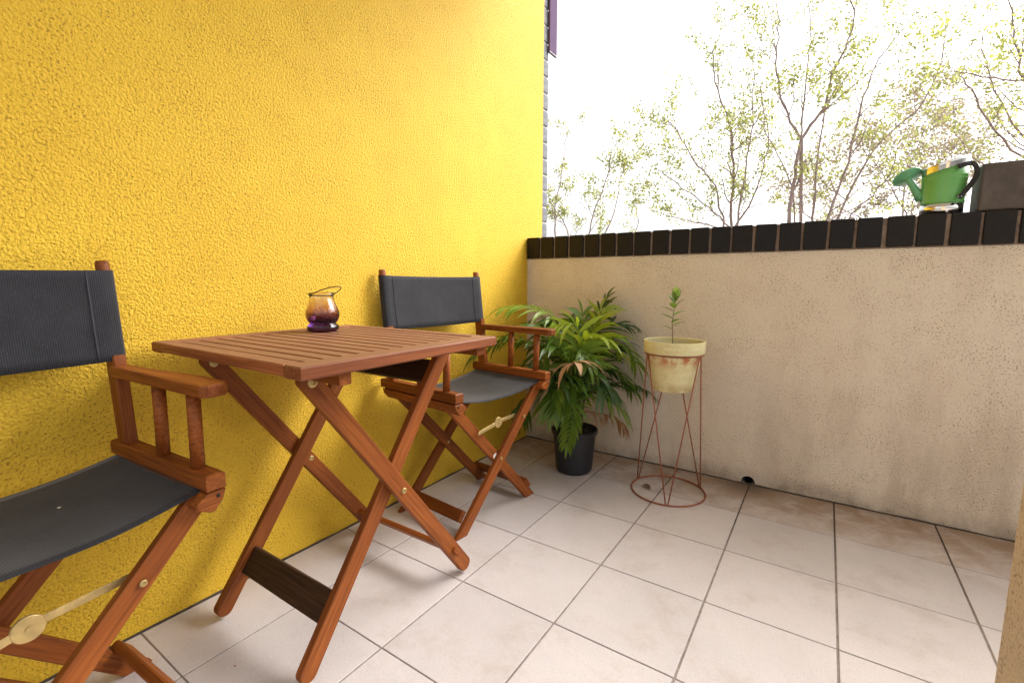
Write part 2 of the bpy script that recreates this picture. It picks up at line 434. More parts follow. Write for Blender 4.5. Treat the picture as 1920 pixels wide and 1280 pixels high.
for i in range(NS):
    y = TY0+pitch*(i+.5)
    e0 = gap/2 if i == 0 else 0; e1 = gap/2 if i == NS-1 else 0
    s = bar('slat', WOOD_TOP, t_(TX0+RW+.0006, y+(e1-e0)/2, TZ-.0107), t_(TX1-RW-.0006, y+(e1-e0)/2, TZ-.0107), pitch-gap+e0+e1, .0214 if e0+e1 else .019, (0, 0, 1), tb, .0022)
    if e0+e1 == 0:
        if sl is None: sl = s.data
        else: s.data = sl
LW = .042; LT = .020
legs = {}
LX = {1: .507, 2: .484, 3: .098, 4: .121}
zt = .686
for k, (ya, za, yb, zb) in {1: (-1.650, zt, -1.152, .012), 3: (-1.650, zt, -1.152, .012), 2: (-1.672, .012, -1.205, zt), 4: (-1.672, .012, -1.205, zt)}.items():
    a = Vector((LX[k], ya, za)); b = Vector((LX[k], yb, zb))
    legs[k] = bar('leg', WOOD, a-TC, b-TC, LW, LT, (1, 0, 0), tb, .002, 'round')
# battens under the top that the legs hinge on
bar('batten', WOOD, t_(TX0+.02, -1.632, TZ-th-.013), t_(TX1-.02, -1.632, TZ-th-.013), .026, .026, (0, 0, 1), tb)
bar('batten', WOOD, t_(TX0+.02, -1.222, TZ-th-.011), t_(TX1-.02, -1.222, TZ-th-.011), .03, .022, (0, 0, 1), tb)
d = (Vector((0, -1.205, zt))-Vector((0, -1.672, .012))).normalized()
nrm = Vector((0, d.z, -d.y))
def plank(fr, wdt, tt, xa, xb, shift=0, mat=WOOD_DARK):
    c = Vector((0, -1.672, .012)).lerp(Vector((0, -1.205, zt)), fr)+nrm*shift
    return bar('stretcher', mat, t_(xa, c.y, c.z), t_(xb, c.y, c.z), wdt, tt, nrm, tb, .002)
plank(.175, .068, .016, LX[4]+.011, LX[2]-.011)
plank(.90, .066, .016, LX[4]+.011, LX[2]-.011)
c = Vector((0, -1.650, zt)).lerp(Vector((0, -1.152, .012)), .875)
bar('stretcher', WOOD, t_(LX[3]-.016, c.y-.0, c.z+.0), t_(LX[1]+.020, c.y, c.z), .030, .014, (0, .8, .6), tb, .002)
bolt('bolt', tb, t_(LX[1]+.010, -1.632, .663), (1, 0, 0), .011)
bolt('bolt', tb, t_(LX[1]+.010, -1.401, .349), (1, 0, 0), .0075)
bolt('bolt', tb, t_(LX[4]+.010, -1.401, .349), (1, 0, 0), .0075)
bolt('bolt', tb, t_(LX[3]+.010, -1.632, .663), (1, 0, 0), .011)

# ------------------------------------------------------------------ director's chairs
HW, ZR, RF, RB, ZA, AF, WF, XLF, XLB, DT = .239, .512, .206, -.19, .681, .230, .200, .153, -.130, .904
def make_chair(label):
    ch = empty('directors_chair', (0, 0, 0), label=label, cat='chair', group='folding canvas chairs beside the table')
    RH, RWd = .032, .034
    for s in (-1, 1):
        y = s*HW
        bar('seat_rail', WOOD, (RB, y, ZR-RH/2), (RF, y, ZR-RH/2), RWd, RH, (0, 0, 1), ch, .003)
        # lower rail under the canvas, its front end cut away at a slant, with a notch-like bolt hole
        sec = [(-.015, 0), (.018, 0), (.012, -.018), (-.003, -.036), (-.012, -.036), (-.034, -.024), (-.034, -.014)]
        sec = [(s*u, v) for u, v in sec]
        if s < 0: sec = sec[::-1]
        mm = Matrix(((0, 0, 1, (RB+RF)/2+.004), (1, 0, 0, y), (0, 1, 0, ZR-RH-.003), (0, 0, 0, 1)))
        lr = link('lower_rail', prism_mesh(sec, RF-RB-.012, .002), WOOD, ch, mm)
        tube('bolt_slot', HOLE, [(RF-.006, y+s*.003, ZR-RH-.011), (RF-.0005, y+s*.003, ZR-RH-.011)], .0035, lr and ch, 10)
        # back post: flat, leaning back
        bar('back_post', WOOD, (-.142, y-s*.001, ZR-.002), (-.162, y-s*.001, .702), .040, .024, (0, 1, 0), ch, .003)
        tube('back_dowel', WOOD, [(-.160, y, .690), (-.184, y, DT-.006), (-.1845, y, DT)], [.0125, .0125, .0105], ch, 16)
        for x in (.018, .150):
            tube('arm_spindle', WOOD, [(x-.004, y, ZR-.004), (x, y, ZA-.020)], .0118, ch, 16)
        # armrest: inner edge straight, widening towards the front
        pts = [(-.150, -.019), (.10, -.021), (AF-.012, -.022), (AF-.002, -.012), (AF, .004), (AF-.004, .020), (AF-.016, .029), (.13, .034), (.05, .027), (-.05, .018), (-.150, .016)]
        pts = [(px_, s*py_) if s > 0 else (px_, -py_) for px_, py_ in pts]
        if s < 0: pts = pts[::-1]
        link('armrest', prism_mesh(pts, .023, .004, 2), WOOD, ch, Matrix.Translation((0, y, ZA-.0115)))
        # foot rail joining the front and rear feet of this side
        bar('foot_rail', WOOD, (XLB+.0, s*(WF-.018), .062), (XLF-.0, s*(WF-.018), .062), .042, .020, (0, s*.8, .6), ch, .003)
    top_z = ZR-RH-.006
    for xp, sgn in ((XLF, 1), (XLB, -1)):
        for s, off in ((1, .0105*sgn), (-1, -.0105*sgn)):
            a = Vector((xp+off, s*(HW-.012), top_z-.012)); b = Vector((xp+off, -s*(WF+.004), .0005))
            dd = (b-a).normalized(); slope = abs(dd.y/dd.z)
            mm, L = frame(a, b, (1, 0, 0))
            yl = mm.to_3x3() @ Vector((0, 1, 0))
            # horizontal cut at the floor: shift along local X so that z stays constant across the width
            k = -yl.z/dd.z; hh = L/2; bb = .019
            link('leg', prism_mesh([(-hh, -bb), (hh-k*bb, -bb), (hh+k*bb, bb), (-hh, bb)], .0185, .002), WOOD, ch, mm)
        bolt('bolt', ch, (xp+.0198, -.002, top_z*.47), (1, 0, 0), .006, BRASS, .003)
    link('spacer', lathe_mesh([(.0, -.001), (.011, -.001), (.011, .001), (0, .001)], 16), NYLON, ch,
         Matrix.Translation((XLF, -.012, top_z*.485)) @ Matrix.Rotation(R(90), 4, 'Y'))
    # folding brass stay between the front legs
    def on_leg(s, t): return Vector((0, s*(HW-.012), top_z-.012)).lerp(Vector((0, -s*(WF+.004), 0)), t)
    pa, pb = on_leg(1, .235), on_leg(-1, .255); mid = Vector((0, -.012, pb.z+.016))
    br = empty('stay', (XLF-.004, 0, 0)); br.parent = ch
    for p_, q_, xo in ((pa, mid, -.020), (pb, mid, .0125)):
        a = Vector((xo+.008, p_.y, p_.z)); b = Vector((xo*.2+.016, q_.y, q_.z))
        bar('link', BRASS, a, b, .013, .0025, (1, 0, 0), br, .0006, 'round')
    link('disc', lathe_mesh([(0, -.003), (.0185, -.003), (.0195, -.002), (.0195, .002), (.0185, .003), (.004, .003), (.004, .005), (0, .005)], 28), BRASS, br,
         Matrix.Translation((.018, mid.y, mid.z)) @ Matrix.Rotation(R(90), 4, 'Y'))
    bolt('bolt', br, (.0235+.004, pa.y, pa.z), (1, 0, 0), .006, BRASS, .003)
    bolt('bolt', br, (.0225, pb.y, pb.z), (1, 0, 0), .005, BRASS, .003)
    # canvas back: sleeve round each dowel and one sheet between them
    z0, z1, n, k = .692, .884, 40, 12
    vs, fs = [], []
    def dx(z): return -.160-.024*(z-.69)/(DT-.69)
    th = .0012
    path = []
    rs = .0150
    for i in range(13):                                             # round the right dowel, from front to back
        a = R(100-i*(260/12)); path.append((rs*math.cos(R(0))*0, a, 1))
    prof = []
    def sheet(z, off):
        f = (z-z0)/(z1-z0); L = []
        for i in range(n+1):
            y = -HW+.012+(2*HW-.024)*i/n; u = 1-(y/HW)**2
            sag = -.013*u - .004*u*math.sin(f*3.1)
            wr = (.0018*noise.noise(Vector((y*9, z*42, 1.3)))*abs(y/HW)**.5+.0016*noise.noise(Vector((y*5, z*16, 7.7))))*(1-abs(y/HW)**6)
            L.append((dx(z)+rs*.95+sag+wr+off, y))
        return L
    rows = []
    for j in range(k+1):
        z = z0+(z1-z0)*j/k
        loop = []
        for x, y in sheet(z, th): loop.append((x, y))
        for i in range(11):                                          # sleeve round dowel at +HW
            a = R(70-i*24.5); loop.append((dx(z)+(rs+.001)*math.cos(R(90)-a) if 0 else dx(z)+(rs+.0012)*math.sin(a), HW+(rs+.0012)*math.cos(a)))
        for x, y in sheet(z, -th)[::-1]: loop.append((x, y))
        for i in range(11):
            a = R(-70-i*-24.5) if 0 else R(-175+i*24.5); loop.append((dx(z)+(rs+.0012)*math.sin(a), -HW-(rs+.0012)*math.cos(a)))
        edge = -.004*(1-abs((j/k)*2-1)) if 0 else 0
        rows.append([(x, y, z + (-.005*(1-(y/HW)**2) if j == 0 else 0)+(-.003*(1-(y/HW)**2) if j == k else 0)) for x, y in loop])
    NL = len(rows[0])
    for r_ in rows: vs += r_
    for j in range(k):
        for i in range(NL):
            i2 = (i+1) % NL; fs.append((j*NL+i, j*NL+i2, (j+1)*NL+i2, (j+1)*NL+i))
    # close the hems of the sheet (not of the sleeves)
    for j in (0, k):
        for i in range(n):
            a, b = j*NL+i, j*NL+i+1
            cidx = j*NL+(n+1)+11+(n-i); didx = j*NL+(n+1)+11+(n-i-1)
            fs.append((a, b, didx, cidx))
    bm = bmesh.new(); me = pyd(vs, fs); bm.from_mesh(me); bmesh.ops.recalc_face_normals(bm, faces=bm.faces)
    back = link('backrest', mesh_of(bm, True), CANVAS, ch)
    # stitched seams beside the sleeves
    for s in (-1, 1):
        y = s*(HW-.034); zz = [z0+.004+(z1-z0-.008)*i/10 for i in range(11)]
        tube('seam', SEAMM, [(dx(z)+rs*.95-.013*(1-(y/HW)**2)+.0024, y, z) for z in zz], .0009, back, 5)
    # canvas seat: sagging between the rails, clamped under them
    n, k = 30, 16; vs, fs = [], []
    xa, xb = RB+.008, RF-.030
    for lay in (0, 1):
        for j in range(k+1):
            x = xa+(xb-xa)*j/k
            for i in range(n+1):
                y = -HW+.004+(2*HW-.008)*i/n; u = max(0, 1-(y/(HW-.006))**2)
                z = ZR-RH-.0005-.030*u-.006*u*math.sin(j/k*math.pi)+.0015*noise.noise(Vector((x*9, y*9, 4)))*u
                vs.append((x, y, z-(.0022 if lay else 0)))
    N = (n+1)*(k+1)
    for j in range(k):
        for i in range(n):
            a = j*(n+1)+i; q = (a, a+1, a+n+2, a+n+1); fs.append(q); fs.append(tuple(N+v for v in q[::-1]))
    for i in range(n):
        fs.append((i, N+i, N+i+1, i+1)); e = k*(n+1)+i; fs.append((e, e+1, N+e+1, N+e))
    for j in range(k):
        a = j*(n+1); fs.append((a, a+n+1, N+a+n+1, N+a)); a += n; fs.append((a, N+a, N+a+n+1, a+n+1))
    bm = bmesh.new(); me = pyd(vs, fs); bm.from_mesh(me); bmesh.ops.recalc_face_normals(bm, faces=bm.faces)
    link('seat', mesh_of(bm, True), CANVAS, ch)
    return ch
HOLE = plain('dark_hole', (.01, .008, .006), .9)
SEAMM = plain('seam_thread', (.06, .06, .07), .8)
def copy_tree(o, parent=None):
    c = o.copy(); COL.objects.link(c); c.parent = parent
    for k in [x for x in o.children]: copy_tree(k, c)
    return c
c1 = make_chair('near charcoal canvas chair at the left edge, cut off by the picture')
c2 = copy_tree(c1)
c1.location = (.256, -2.041, 0); c1.rotation_euler = (0, 0, .062)
c2.location = (.236, -.806, 0); c2.rotation_euler = (0, 0, -.105)
c2['label'] = 'far charcoal canvas chair between the table and the palm'

# crumbs on the near seat
def on_chair(ch, x, y, z):
    a = ch.rotation_euler.z; return Vector((ch.location.x+math.cos(a)*x-math.sin(a)*y, ch.location.y+math.sin(a)*x+math.cos(a)*y, z))

# ------------------------------------------------------------------ glass lantern on the table
def glass_mat():
    M = MT('purple_glass', .04, .5); z = M.sep(M.coord('Object'))[2]
    n = M.noise(M.coord('Object'), 40, 2)
    zz = M.math('ADD', z, M.math('MULTIPLY', M.math('SUBTRACT', n, .5), .012))
    mr = M.rng(zz, .0, .11, 0, 1, False)
    M.color(M.ramp(mr, [(0, (.04, .01, .10)), (.22, (.05, .012, .13)), (.36, (.24, .09, .24)), (.55, (.70, .52, .60)), (.85, (.90, .85, .85))]))
    M.b.inputs['Transmission Weight'].default_value = 1; M.b.inputs['IOR'].default_value = 1.45
    return M.m
JL = Vector((.148, -1.352, TZ))
jar = empty('glass_lantern', JL, label='small purple tinted glass jar with a wire handle on the table', cat='lantern')
outp = [(.0, .0), (.036, .0), (.042, .003), (.0445, .009), (.043, .015), (.0375, .020), (.036, .0225), (.0395, .027), (.0445, .036), (.0465, .046), (.0455, .057), (.041, .070), (.036, .083), (.0325, .094), (.0315, .101), (.0335, .105), (.0345, .1085), (.0325, .111)]
inp = [(.0295, .1105), (.0295, .104), (.0288, .098), (.0305, .090), (.034, .080), (.038, .069), (.0425, .057), (.0435, .046), (.0415, .036), (.035, .027), (.02, .0235), (0, .023)]
link('jar', lathe_mesh(outp+inp, 40), glass_mat(), jar)
WIRE = plain('dark_wire', (.03, .025, .022), .45, .7)
vs, fs = ring_geo((0, 0, .1030), .0338, .0013, 40, 6)
hpts = []
side = (Vector((.831, .556, 0))*.58+Vector((-.556, .831, 0))*.81).normalized(); hd = Vector((side.y, -side.x, 0))
for i in range(25):
    a = math.pi*i/24; l = math.sin(a)*.080
    q = side*(-math.cos(a)*.036)+hd*l*.98+Vector((0, 0, .104+l*.30)); hpts.append(q)
tube_geo(hpts, .0014, 6, vs, fs)
for s in (-1, 1): tube_geo([side*s*.036+Vector((0, 0, .103))+(side*math.cos(a)*.004*s+Vector((0, 0, math.sin(a)*.004))) for a in [i*math.pi/5 for i in range(10)]], .0013, 5, vs, fs)
link('handle', pyd(vs, fs, True), WIRE, jar)

# ------------------------------------------------------------------ leaves
def leaf_mat(name, stops, rough=.38, trans=.35, bumpy=True):
    M = MT(name, rough, .5)
    rnd = M.rand(); o = M.coord('Object'); n = M.noise(o, 9, 3)
    f = M.math('ADD', M.math('MULTIPLY', rnd, .55), M.math('MULTIPLY', n, .5), True)
    c = M.ramp(f, stops); M.color(c)
    tr = M.n.new('ShaderNodeBsdfTranslucent'); ms = M.n.new('ShaderNodeMixShader'); ms.inputs[0].default_value = trans
    M.l.new(M.mix(1, c, (1.25, 1.2, .5), 'MULTIPLY'), tr.inputs[0])
    M.l.new(M.b.outputs[0], ms.inputs[1]); M.l.new(tr.outputs[0], ms.inputs[2])
    M.l.new(ms.outputs[0], M.n['Material Output'].inputs[0])
    if bumpy:
        mp = M.coord('Object', (1, 1, 1)); M.bump(M.noise(mp, 120, 2), .2, .002)
    return M.m
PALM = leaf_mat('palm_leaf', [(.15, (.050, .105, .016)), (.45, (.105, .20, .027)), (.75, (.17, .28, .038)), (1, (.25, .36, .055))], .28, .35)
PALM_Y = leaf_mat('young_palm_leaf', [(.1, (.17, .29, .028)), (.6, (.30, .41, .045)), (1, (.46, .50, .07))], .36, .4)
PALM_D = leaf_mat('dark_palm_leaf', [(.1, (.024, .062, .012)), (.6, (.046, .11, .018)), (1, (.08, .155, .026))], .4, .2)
DRY = leaf_mat('dry_leaf', [(.1, (.30, .13, .055)), (.5, (.52, .30, .16)), (1, (.66, .48, .31))], .7, .2)
STEM = plain('palm_stem', (.07, .10, .022), .5, var=.3, scale=40)
POTW = plain('nursery_pot', (.012, .013, .016), .42, var=.25, scale=60)

def leaflet(vs, fs, base, direc, normal, L, W, droop, n=5, fold=.22):
    """lanceolate leaflet as a folded strip along a drooping spine"""
    d = Vector(direc).normalized(); nn = Vector(normal); nn = (nn-d*nn.dot(d)).normalized(); sd = d.cross(nn)
    p = Vector(base); st = L/n; i0 = len(vs)
    ws = [.28, .82, 1.0, .86, .5, .04] if n == 5 else [.35, 1, .75, .05]
    for i in range(n+1):
        ww = W*.5*ws[i]
        vs.append(p-sd*ww+nn*ww*fold); vs.append(p.copy()); vs.append(p+sd*ww+nn*ww*fold)
        d = (d+Vector((0, 0, -1))*droop*st/L*(.4+1.2*i/n)).normalized(); nn = (nn-d*nn.dot(d)).normalized(); sd = d.cross(nn)
        p = p+d*st
    for i in range(n):
        a = i0+i*3; fs.append((a, a+1, a+4, a+3)); fs.append((a+1, a+2, a+5, a+4))

PC = Vector((.434, -.280, 0))
palm = empty('potted_palm', PC, label='bushy green parlour palm in a black plastic pot in the corner', cat='potted plant')
link('pot', lathe_mesh([(0, .001), (.072, .001), (.079, .004), (.081, .012), (.083, .014), (.097, .178), (.104, .180), (.106, .186), (.106, .197), (.103, .2), (.099, .199), (.097, .188), (.092, .17), (.088, .165), (0, .168)], 40), POTW, palm)
link('soil', lathe_mesh([(.0905, .166), (.088, .176), (.05, .182), (0, .180)], 24), SOIL, palm)
def keep_in(v, wx=.012, wy=-.014):
    w_ = v+PC
    if w_.x < wx: v.x = wx-PC.x+.02*abs(w_.x-wx)
    if w_.y > wy: v.y = wy-PC.y-.05*(w_.y-wy)
    if w_.z < .012: v.z = .012
    return v
def at(px, py, dist):
    """a point that the ray through a photo pixel reaches at the given forward distance"""
    f = 877.45
    return CAM+fw*dist+r2*((px-960)/f*dist)+u2*(-(py-640)/f*dist)
PD = (PC+Vector((0, 0, .35))-CAM).dot(fw)
def frond(ctrl, mat, ll=.17, lw=.028, pairs=11, start=.45, droop=1.1, seed=0):
    """a pinnate leaf: a stalk from the pot through a few points, paired leaflets along its outer part"""
    rg = random.Random(seed)
    a0 = rg.uniform(0, 6.28); base = Vector((.03*math.cos(a0), .03*math.sin(a0), .165))
    key = [base, base*.4+(at(ctrl[0][0], ctrl[0][1], PD+ctrl[0][2])-PC)*.6]+[at(x, y, PD+dz+rg.uniform(-.015, .015))-PC for x, y, dz in ctrl]
    key[1].x *= .8; key[1].y *= .8
    pts = []
    for i in range(len(key)-1):
        p0 = key[max(0, i-1)]; p1 = key[i]; p2 = key[i+1]; p3 = key[min(len(key)-1, i+2)]
        for k in range(6):
            t = k/6; pts.append(keep_in(.5*((2*p1)+(p2-p0)*t+(2*p0-5*p1+4*p2-p3)*t*t+(3*p1-p0-3*p2+p3)*t**3)))
    pts.append(keep_in(key[-1])); n = len(pts)-1
    acc = [0]
    for i in range(n): acc.append(acc[-1]+(pts[i+1]-pts[i]).length)
    tot = acc[-1]
    def pos(f):
        d = f*tot
        for i in range(n):
            if acc[i+1] >= d: return pts[i].lerp(pts[i+1], (d-acc[i])/max(1e-6, acc[i+1]-acc[i])), (pts[i+1]-pts[i]).normalized()
        return pts[-1], (pts[-1]-pts[-2]).normalized()
    vs, fs = [], []
    tube_geo(pts, [.0040*(1-.8*i/n)+.0006 for i in range(n+1)], 5, vs, fs)
    tw = rg.uniform(-.35, .35)
    for q in range(pairs):
        f = q/(pairs-1); b, dd = pos(start+(1-start)*.97*f)
        sdv = dd.cross(Vector((0, 0, 1)))
        if sdv.length < .25: sdv = sdv+r2*.5
        sdv = (sdv-dd*sdv.dot(dd)).normalized(); nv = sdv.cross(dd).normalized()
        if nv.z < 0 and abs(dd.z) < .8: nv = -nv
        sdv = (sdv*math.cos(tw)+nv*math.sin(tw)).normalized(); nv = sdv.cross(dd).normalized()
        size = math.sin(math.pi*(.22+.62*f))**.8
        for sg in (-1, 1):
            fwd = .5+.8*f+rg.uniform(-.15, .15)
            dr = (sdv*sg+dd*fwd+nv*rg.uniform(.0, .3)).normalized()
            leaflet(vs, fs, b, dr, nv+sdv*sg*rg.uniform(-.35, .2), ll*size*rg.uniform(.82, 1.15), lw*rg.uniform(.8, 1.15)*(.75+.3*size), droop*rg.uniform(.5, 1.4))
    b, dd = pos(1)
    leaflet(vs, fs, b, dd, Vector((0, 0, 1))+r2*.1, ll*.6, lw*.8, droop)
    vs = [keep_in(Vector(v)) for v in vs]
    return link('frond', pyd(vs, fs, True), mat, palm)
F = [
    ([(1072, 700, 0), (1060, 630, .02), (1030, 590, .03), (985, 575, .03), (945, 578, .02)], PALM_Y, .15, .028, 9, .62),
    ([(1068, 700, 0), (1045, 640, -.02), (1010, 612, 0), (965, 620, 0), (930, 645, 0)], PALM, .16, .028, 10, .5),
    ([(1065, 720, 0), (1030, 670, 0), (985, 640, 0), (930, 640, .0), (890, 668, .0)], PALM, .15, .028, 10, .5),
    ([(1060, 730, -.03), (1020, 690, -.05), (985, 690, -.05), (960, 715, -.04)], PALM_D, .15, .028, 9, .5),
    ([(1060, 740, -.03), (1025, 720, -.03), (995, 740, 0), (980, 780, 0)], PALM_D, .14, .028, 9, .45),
    ([(1085, 700, .03), (1100, 640, .06), (1120, 600, .08), (1136, 562, .09)], PALM_D, .14, .030, 10, .52),
    ([(1085, 700, 0), (1105, 640, 0), (1118, 605, .02), (1125, 582, .02)], PALM_Y, .17, .018, 12, .55),
    ([(1085, 700, 0), (1108, 640, .03), (1145, 608, .05), (1185, 612, .05)], PALM_D, .14, .028, 10, .5),
    ([(1085, 710, -.02), (1105, 655, -.03), (1135, 635, -.02), (1172, 650, -.02), (1192, 680, -.02)], PALM, .18, .032, 10, .45),
    ([(1085, 720, 0), (1118, 682, .03), (1150, 690, .03), (1180, 725, .03)], PALM, .17, .030, 9, .42),
    ([(1085, 740, 0), (1130, 722, .05), (1175, 718, .07), (1222, 738, .08)], PALM_D, .12, .028, 11, .42),
    ([(1090, 750, -.03), (1115, 730, -.04), (1145, 745, -.05), (1172, 778, -.05)], PALM, .14, .024, 9, .45),
    ([(1075, 740, -.05), (1072, 705, -.10), (1065, 720, -.14), (1055, 755, -.16)], PALM, .16, .036, 7, .42),
    ([(1078, 765, -.06), (1078, 752, -.10), (1073, 785, -.14), (1064, 832, -.14)], PALM, .10, .020, 12, .38),
    ([(1070, 740, -.04), (1052, 722, -.10), (1038, 742, -.13), (1032, 775, -.13)], PALM, .14, .034, 7, .45),
    ([(1078, 690, -.02), (1085, 635, -.06), (1078, 608, -.08), (1045, 612, -.10)], PALM_Y, .17, .030, 9, .5),
    ([(1080, 690, -.02), (1100, 645, -.07), (1130, 635, -.10), (1160, 660, -.10)], PALM_Y, .17, .028, 10, .48),
    ([(1075, 680, 0), (1070, 625, .04), (1050, 602, .06), (1020, 612, .06)], PALM, .16, .028, 9, .5),
    ([(1080, 680, .02), (1095, 625, .06), (1092, 590, .08)], PALM, .16, .028, 9, .5),
    ([(1078, 720, -.04), (1080, 675, -.08), (1086, 652, -.10), (1100, 678, -.13)], PALM, .17, .034, 8, .45),
    ([(1070, 710, -.04), (1050, 662, -.08), (1030, 650, -.10), (1012, 678, -.12)], PALM, .17, .032, 9, .45),
    ([(1085, 730, -.04), (1108, 700, -.09), (1122, 708, -.11), (1135, 740, -.11)], PALM_D, .16, .032, 8, .42),
    ([(1070, 730, -.03), (1050, 700, -.08), (1035, 712, -.10), (1012, 745, -.10)], PALM_D, .16, .030, 8, .42),
    ([(1080, 700, .05), (1125, 655, .10), (1170, 642, .12)], PALM_D, .16, .030, 9, .45),
    ([(1075, 660, 0), (1062, 615, .08), (1020, 600, .10)], PALM_D, .16, .028, 9, .5),
    ([(1074, 710, .04), (1050, 660, .08), (1010, 650, .10)], PALM_D, .16, .030, 8, .4),
    ([(1082, 715, .05), (1110, 680, .10), (1140, 690, .12)], PALM_D, .16, .030, 8, .4),
]
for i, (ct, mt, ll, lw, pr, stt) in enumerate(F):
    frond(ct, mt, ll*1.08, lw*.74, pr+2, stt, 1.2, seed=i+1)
frond([(1074, 730, -.06), (1070, 690, -.12), (1078, 680, -.17)], DRY, .17, .036, 3, .88, 2.4, seed=61)
frond([(1090, 770, -.02), (1125, 775, .04), (1155, 782, .06), (1168, 800, .06)], DRY, .13, .020, 4, .72, 3.2, seed=62)
frond([(1088, 775, -.02), (1108, 772, .02), (1125, 785, .03)], DRY, .10, .014, 3, .7, 3.0, seed=63)
rg = random.Random(3)
for i in range(7):
    a = rg.uniform(0, 6.28); b = rg.uniform(0, 6.28)
    tube('cane', STEM, [(.03*math.cos(a), .03*math.sin(a), .15), (.035*math.cos(a)+.01*math.cos(b), .035*math.sin(a)+.01*math.sin(b), .28), (.05*math.cos(a)+.02*math.cos(b), .05*math.sin(a)+.02*math.sin(b), .42)], [.006, .0055, .004], palm, 7)

# ------------------------------------------------------------------ wire stand, clay pot, seedling
SC = Vector((.859, -.262, 0))
st = empty('plant_stand', SC, label='rusty red wire plant stand with a floor ring holding the clay pot', cat='plant stand')
RUST = plain('rusty_wire', (.30, .095, .05), .6, .2, var=.35, scale=90)
vs, fs = ring_geo((0, 0, .0036), .146, .0036, 64, 8); link('floor_ring', pyd(vs, fs, True), RUST, st)
UR = .1125; UZ = .580
vs, fs = ring_geo((0, 0, UZ), UR, .003, 56, 8); link('top_ring', pyd(vs, fs, True), RUST, st)
def pol(r, a, z): return Vector((r*math.cos(R(a)), r*math.sin(R(a)), z))
bots = [-76, 44, 164]; tops = [-16, 104, 224]
for i in range(3):
    B = bots[i]
    for dl, tt in ((-3.0, tops[(i+2) % 3]), (3.0, tops[i])):
        b = pol(.146, B+dl*.6, .006)
        t2 = pol(UR, tt-dl*.7, UZ)
        tube('leg', RUST, [b, t2], .0027, st, 6)
# clay pot, cream paint worn to the clay under the rim
def clay_mat():
    M = MT('worn_cream_paint', .75, .3); o = M.coord('Object'); z = M.sep(o)[2]
    n = M.noise(o, 16, 5, .7); f = M.noise(o, 70, 4, .6); a = M.noise(M.coord('Object', (2, 2, 12)), 6, 4)
    c = M.ramp(a, [(.3, (.66, .58, .28)), (.7, (.72, .66, .40))])
    c = M.mix(M.rng(f, .5, .75, 0, .4), c, (.50, .36, .17))
    band = M.math('MULTIPLY', M.rng(z, .085, .138), M.rng(z, .150, .142))
    wear = M.math('MULTIPLY', band, M.rng(n, .40, .56))
    c = M.mix(wear, c, (.50, .17, .075))
    low = M.math('MULTIPLY', M.rng(z, .05, 0.0), M.rng(n, .35, .65)); c = M.mix(M.math('MULTIPLY', low, .8), c, (.36, .22, .09))
    M.color(c); M.bump(f, .3, .0015); return M.m
CLAY = clay_mat()
CZ = .432
cpot = empty('clay_pot', SC+Vector((0, 0, CZ)), label='pale yellow clay pot with worn rim and a seedling, on the wire stand', cat='flower pot')
link('pot', lathe_mesh([(0, 0), (.076, 0), (.080, .003), (.107, .150), (.1155, .1525), (.1165, .157), (.1185, .196), (.117, .2), (.114, .2), (.110, .197), (.107, .15), (.09, .12), (0, .12)], 48), CLAY, cpot)
link('soil', lathe_mesh([(.106, .150), (.106, .168), (.06, .173), (0, .171)], 32), SOIL, cpot)
SEED = leaf_mat('seedling_leaf', [(.2, (.11, .20, .04)), (.6, (.22, .34, .07)), (1, (.40, .48, .10))], .45, .35)
vs, fs = [], []
sp = [Vector((-.005, 0, .165)), Vector((-.009, .002, .22)), Vector((-.013, .003, .27)), Vector((-.008, .003, .32)), Vector((-.004, .002, .36))]
tube('stem', plain('seedling_stem', (.16, .12, .06), .7), sp, [.0017, .0016, .0014, .0012, .001], cpot, 6)
rg = random.Random(11)
def spine(t):
    f = t*(len(sp)-1); i = min(len(sp)-2, int(f)); return sp[i].lerp(sp[i+1], f-i)
lv = [(.36, 215, .050), (.43, 20, .056), (.50, 330, .056), (.57, 185, .056), (.64, 40, .055), (.72, 205, .055), (.80, 270, .050), (.84, 10, .052), (.90, 170, .050), (.95, 50, .054), (1.0, 100, .054), (1.0, 290, .058), (1.0, 215, .050), (1.0, 350, .052)]
for t, a, L in lv:
    el = R(28+45*max(0, t-.75)/.25)
    vs, fs = [], []
    d = Vector((math.cos(R(a))*math.cos(el), math.sin(R(a))*math.cos(el), math.sin(el)))
    leaflet(vs, fs, spine(t), d, Vector((0, 0, 1))-d*.1 if el < 1.2 else Vector((-math.cos(R(a)), -math.sin(R(a)), .2)), L, L*.56, .35)
    link('leaf', pyd(vs, fs, True), SEED, cpot)
# dry leaf in the ring
vs, fs = [], []
leaflet(vs, fs, (0, 0, .003), (.75, -.66, 0), (0, 0, 1), .055, .026, -.02, fold=.55)
link('fallen_leaf', pyd(vs, fs, True), plain('dead_leaf', (.14, .075, .045), .8, var=.3), None,
     Matrix.Translation((.757, -.262, 0)), label='curled brown dead leaf lying on the tiles inside the stand ring', cat='leaf')

